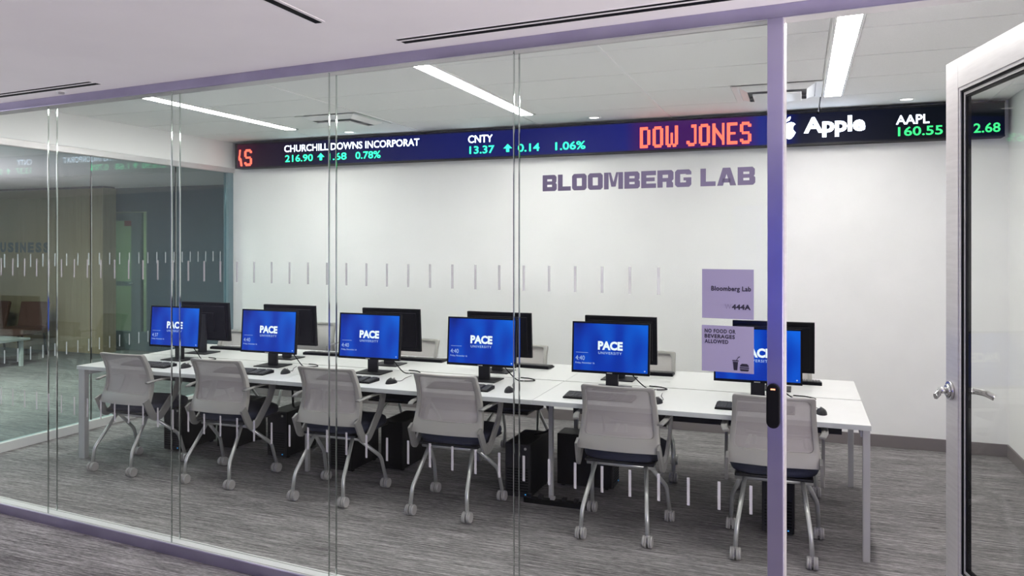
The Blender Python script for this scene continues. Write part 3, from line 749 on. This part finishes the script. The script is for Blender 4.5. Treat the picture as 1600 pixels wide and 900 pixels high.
for o in [c for c in pmd.children]: pass

# ================================================================== KEYBOARDS, MICE, TOWERS
def make_keyboard():
    r = empty('keyboard', (0, 0, 0))
    b = MB(); b.prism_yz([(-.068, .0), (.068, 0), (.068, .022), (.040, .021), (-.068, .010)], -.220, .220); b.build('base', 'black', r, .003)
    k = MB(); rows = [-.054, -.034, -.014, .006, .026, .050]
    for q, y in enumerate(rows):
        z = .0145+(y+.068)*.085
        xs = [-.210+.0192*i for i in range(22)]
        for j, x in enumerate(xs):
            if j in (15, 19) or (q == 0 and 4 < j < 10): continue
            k.box((x, y-.0078, z-.004), (x+.0165, y+.0078, z+.0025))
        if q == 0: k.box((-.210+.0192*5, y-.0078, z-.004), (-.210+.0192*9+.0165, y+.0078, z+.0025))
    kk = k.build('keys', 'keycap', r); kk['kind'] = 'stuff'
    return r
def make_mouse():
    r = empty('computer_mouse', (0, 0, 0))
    m = MB(); n, q = 16, 5; vs = []
    for j in range(q):
        f = j/(q-1)*PI/2; rr = math.cos(f)*.96+.04; z = .034*math.sin(f)
        for i in range(n):
            a = 2*PI*i/n; vs.append((.031*rr*math.cos(a), .055*rr*math.sin(a), max(z-.006*math.sin(a)*math.sin(f), 0)))
    m._add(vs, [(k*n+i, k*n+(i+1) % n, (k+1)*n+(i+1) % n, (k+1)*n+i) for k in range(q-1) for i in range(n)], True)
    m.f.append(tuple((q-1)*n+i for i in range(n))); m.sm.append(True)
    m.build('shell', 'dark', r)
    MB().cyl((-.003, .028, .026), (.003, .028, .026), .008, 12).build('scroll_wheel', 'caster', r)
    MB().tube(bez([(0, .053, .006), (.01, .10, .003), (-.03, .20, .003), (-.05, .30, .003)], 5), .0018, 6).build('cable', 'black', r)
    return r
kb = make_keyboard(); ms = make_mouse()
pos = ['at the left end of the near desk row', 'before the second lit monitor', 'before the third lit monitor', 'before the fourth lit monitor', 'before the fifth lit monitor', 'before the lit monitor at the post']
for i, x in enumerate(NX):
    o = kb if i == 0 else copy_tree(kb); o.location = (x+[.02, -.0, .0, -.03, -.0, -.0][i], 4.672, TZ); tag(o, 'black keyboard '+pos[i], 'keyboard', 'keyboards on the near desks')
    o.rotation_euler = (0, 0, [0, .04, -.03, .03, .0, -.02][i])
    o = ms if i == 0 else copy_tree(ms); o.location = (x+[.36, .31, .345, .315, .36, .36][i], [4.70, 4.76, 4.68, 4.68, 4.67, 4.70][i], TZ); tag(o, 'black mouse '+pos[i], 'mouse', 'mice on the near desks')
    o.rotation_euler = (0, 0, [0, .2, -.15, .1, -.1, .1][i])
fp = ['behind the leftmost dark monitor', 'behind the second dark monitor', 'behind the third dark monitor', 'behind the fourth dark monitor', 'behind the fifth dark monitor', 'at the doorway end']
for i, x in enumerate(FX):
    o = copy_tree(kb); o.location = (x+[.1, .22, .14, .12, .12, .09][i], 5.68, TZ); o.rotation_euler = (0, 0, PI+[0, .03, 0, -.05, .02, 0][i]); tag(o, 'black keyboard on the wall side desks '+fp[i], 'keyboard', 'keyboards on the wall side desks')

def make_tower():
    r = empty('computer_tower', (0, 0, 0))
    box('case', 'black', (-.09, -.19, .012), (.09, .20, .365), r, .004)
    box('front_panel', 'dark', (-.088, -.203, .014), (.088, -.19, .363), r, .004)
    g = MB()
    for k in range(9): g.box((-.075, -.2045, .05+.018*k), (.075, -.2025, .058+.018*k))
    g.build('grille', 'gasket', r)
    MB().cyl((.055, -.2055, .335), (.055, -.2025, .335), .009, 14).build('power_button', 'caster', r)
    box('status_light', 'led_blue', (.052, -.2055, .030), (.060, -.2025, .036), r)
    for s in (-1, 1):
        for y in (-.15, .16): box('foot', 'gasket', (s*.07-.012, y-.012, 0), (s*.07+.012, y+.012, .012), r)
    return r
tw = make_tower()
TW = [(-4.80, 5.10, 0, 'black computer tower under the leftmost near desk position'), (-3.88, 5.24, 0, 'black computer tower beneath the second near monitor'),
      (-3.20, 5.10, .0, 'black computer tower beside the middle desk leg'), (-2.86, 5.26, PI, 'black computer tower behind the third near chair'),
      (-1.76, 5.0, 0, 'black computer tower left of the right desk leg'),
      (-1.40, 5.26, PI/2, 'black computer tower lying crosswise right of the right desk leg'), (-.12, 4.93, 0, 'black computer tower behind the violet post'),
      (-4.45, 5.32, PI, 'black computer tower of the wall side row at the left end')]
for i, (x, y, a, l) in enumerate(TW):
    o = tw if i == 0 else copy_tree(tw); o.location = (x, y, 0); o.rotation_euler = (0, 0, a); tag(o, l, 'computer', 'computer towers under the desks')
# monitor cables in loops behind the near monitors and down to the floor
for i, (x, y) in enumerate(((-4.72, 5.10), (-3.72, 5.10), (-2.83, 5.11), (-1.93, 5.11), (-1.01, 5.11), (-.10, 5.11))):
    c = MB().tube(bez([(x-.10, y-.02, TZ+.16), (x-.02, y+.0, TZ+.06), (x+.06, y-.03, TZ+.007), (x+.13, y-.06, TZ+.007), (x+.19, y-.02, TZ+.007), (x+.14, y+.04, TZ+.007), (x+.06, y+.055, TZ+.007)], 6), .004, 6).build('monitor_cable', 'black')
    tag(c, 'looped black cable beside the stand of the '+['leftmost', 'second', 'third', 'fourth', 'fifth', 'sixth'][i]+' near monitor', 'cable', 'cables behind the near monitors')
# floor power strip
ps = thing('power_strip', 'black power strip with tangled plugs on the floor below the right desk leg', 'power strip', (-1.50, 4.765, 0), 0)
box('body', 'black', (-.20, -.022, 0), (.20, .022, .035), ps, .004)
for k in range(5): box('plug', 'caster' if k == 2 else 'dark', (-.18+.08*k, -.015, .035), (-.15+.08*k, .015, .055), ps, .002)

# ================================================================== LOBBY BEYOND THE LEFT GLASS
wd = struct(empty('wall_wood', (-16, 8.82, 0)))
for k in range(11):                                        # veneer panels with recessed joints
    x0 = 16-10.02-(k+1)*.60; x1 = x0+.60
    if x1 < .3: break
    box('veneer_panel', 'wood', (max(x0, 0)+.0007, 0, .0), (x1-.0007, .02, 2.545), wd)
box('panel_core', 'slab', (0, .02, 0), (5.975, .22, 2.55), wd); box('end_panel', 'wood', (5.975, -.0, 0), (5.995, .24, 2.55), wd)
box('shadow_gap', 'gasket', (0, .01, 2.55), (5.98, .23, 2.58), wd)
lb = thing('wall_lettering', 'grey capitals BUSINESS on the wooden lobby wall', 'lettering', (-12.40, 8.818, 1.55))
x = 0
for ch in 'BUSINESS':
    wch = .07 if ch == 'I' else .135
    m = MB(); add_text(m, ch, x, x+wch, 0, .165, -.012, .06); 
    n = len(m.v); m.v += [(p[0], -.002, p[2]) for p in m.v]; m.build('letter', M['greydoor'], lb); x += wch+.038
struct(box('wall_far', 'farwall', (-9.62, 9.30, 0), (-6.16, 9.42, 2.58)))
struct(box('wall_far_header', 'farwall', (-16, 9.30, 2.20), (-9.62, 9.42, 2.58)))
struct(box('wall_partition', 'farwall', (-6.16, 7.26, 0), (-6.04, 9.42, 2.58)))
struct(box('wall_office', 'glow_wall', (-13, 11.2, 0), (-7.5, 11.3, 2.58)))
struct(box('wall_office_side', 'farwall', (-8.5, 9.42, 0), (-8.4, 11.2, 2.58)))
d2o = struct(empty('door_2', (-10.45, 9.30, 0)))
box('stile', 'greydoor', (.50, 0, 0), (.66, .05, 2.19), d2o); box('stile', 'greydoor', (-.32, 0, 0), (-.16, .05, 2.19), d2o)
box('rail', 'greydoor', (-.16, 0, 0), (.50, .05, .30), d2o); box('rail', 'greydoor', (-.16, 0, 2.06), (.50, .05, 2.19), d2o); box('rail', 'greydoor', (-.16, 0, 1.02), (.50, .05, 1.09), d2o)
box('pane', 'glass_left', (-.16, .02, .30), (.50, .03, 1.02), d2o); box('pane', 'glass_left', (-.16, .02, 1.09), (.50, .03, 2.06), d2o)
m = MB(); m.cyl((.56, 0, 1.06), (.56, -.05, 1.06), .012, 10); m.cyl((.56, -.05, 1.06), (.45, -.05, 1.06), .010, 10); m.build('door_handle', 'chrome', d2o)
w3 = struct(empty('window_3', (-9.79, 9.30, 0)))
box('frame', 'greydoor', (0, 0, 0), (.035, .06, 2.19), w3); box('frame', 'greydoor', (.15, 0, 0), (.17, .06, 2.19), w3)
box('frame', 'greydoor', (.035, 0, 0), (.15, .06, .30), w3); box('pane', 'glass_left', (.035, .02, .30), (.15, .03, 2.19), w3)
ex = thing('exit_sign', 'small red sign hanging behind the lobby door glass', 'sign', (-10.20, 9.50, 1.98)); box('panel', 'exit_red', (-.10, -.01, 0), (.07, .01, .20), ex, .003)
MB().cyl((-.015, 0, .20), (-.015, 0, .60), .006, 8).build('hanger_rod', 'dark', ex)
# rust-coloured lounge chairs and low pale table
def lounge():
    r = empty('lounge_chair', (0, 0, 0))
    m = MB(); m.sweep([(0, .22, .38), (0, .26, .55), (0, .31, .80)], [(-.25, -.03), (.25, -.03), (.23, .03), (-.23, .03)], (1, 0, 0), smooth=False); m.build('backrest', 'orange', r, .02)
    box('seat', 'orange', (-.27, -.28, .34), (.27, .24, .44), r, .025)
    for s in (-1, 1):
        for y in (-.22, .20): MB().cyl((s*.22, y, .34), (s*.24, y*1.15, 0), .014, 8).build('leg', 'dark', r)
    return r
lc = lounge()
for i, (x, y, a, l) in enumerate(((-10.95, 8.20, .2, 'rust lounge chair nearer the end of the wooden lobby wall'), (-11.75, 8.15, -.1, 'rust lounge chair at the far left edge in the lobby'))):
    o = lc if i == 0 else copy_tree(lc); o.location = (x, y, 0); o.rotation_euler = (0, 0, a); tag(o, l, 'chair', 'rust lounge chairs in the lobby')
lt2 = thing('low_table', 'long low pale table in front of the lobby lounge chairs', 'table', (-10.9, 7.35, 0))
box('table_top', 'slab', (-1.1, -.28, .36), (.9, .28, .39), lt2, .003)
for sx_ in (-1.0, .8):
    for sy in (-.22, .22): box('leg', 'white_metal', (sx_-.02, sy-.02, 0), (sx_+.02, sy+.02, .36), lt2)

# supply cables hanging from the desk trays to the towers
for i, (x, y, dx, dy, l) in enumerate(((-4.62, 5.02, -.14, .12, 'beside the leftmost'), (-3.72, 5.02, -.12, .25, 'beside the second'), (-1.62, 5.02, -.10, .02, 'beside the fifth'), (-1.25, 5.02, -.10, .20, 'above the crosswise'))):
    c = MB().tube(bez([(x, y, .60), (x+.03, y-.03, .50), (x+.02, y-.01, .43), (x+dx*.6, y+dy*.6, .385), (x+dx, y+dy, .372)], 6), .009, 8).build('hanging_cable', 'black')
    tag(c, 'thick black cable hanging under the desk '+l+' computer tower', 'cable', 'cables under the desks')
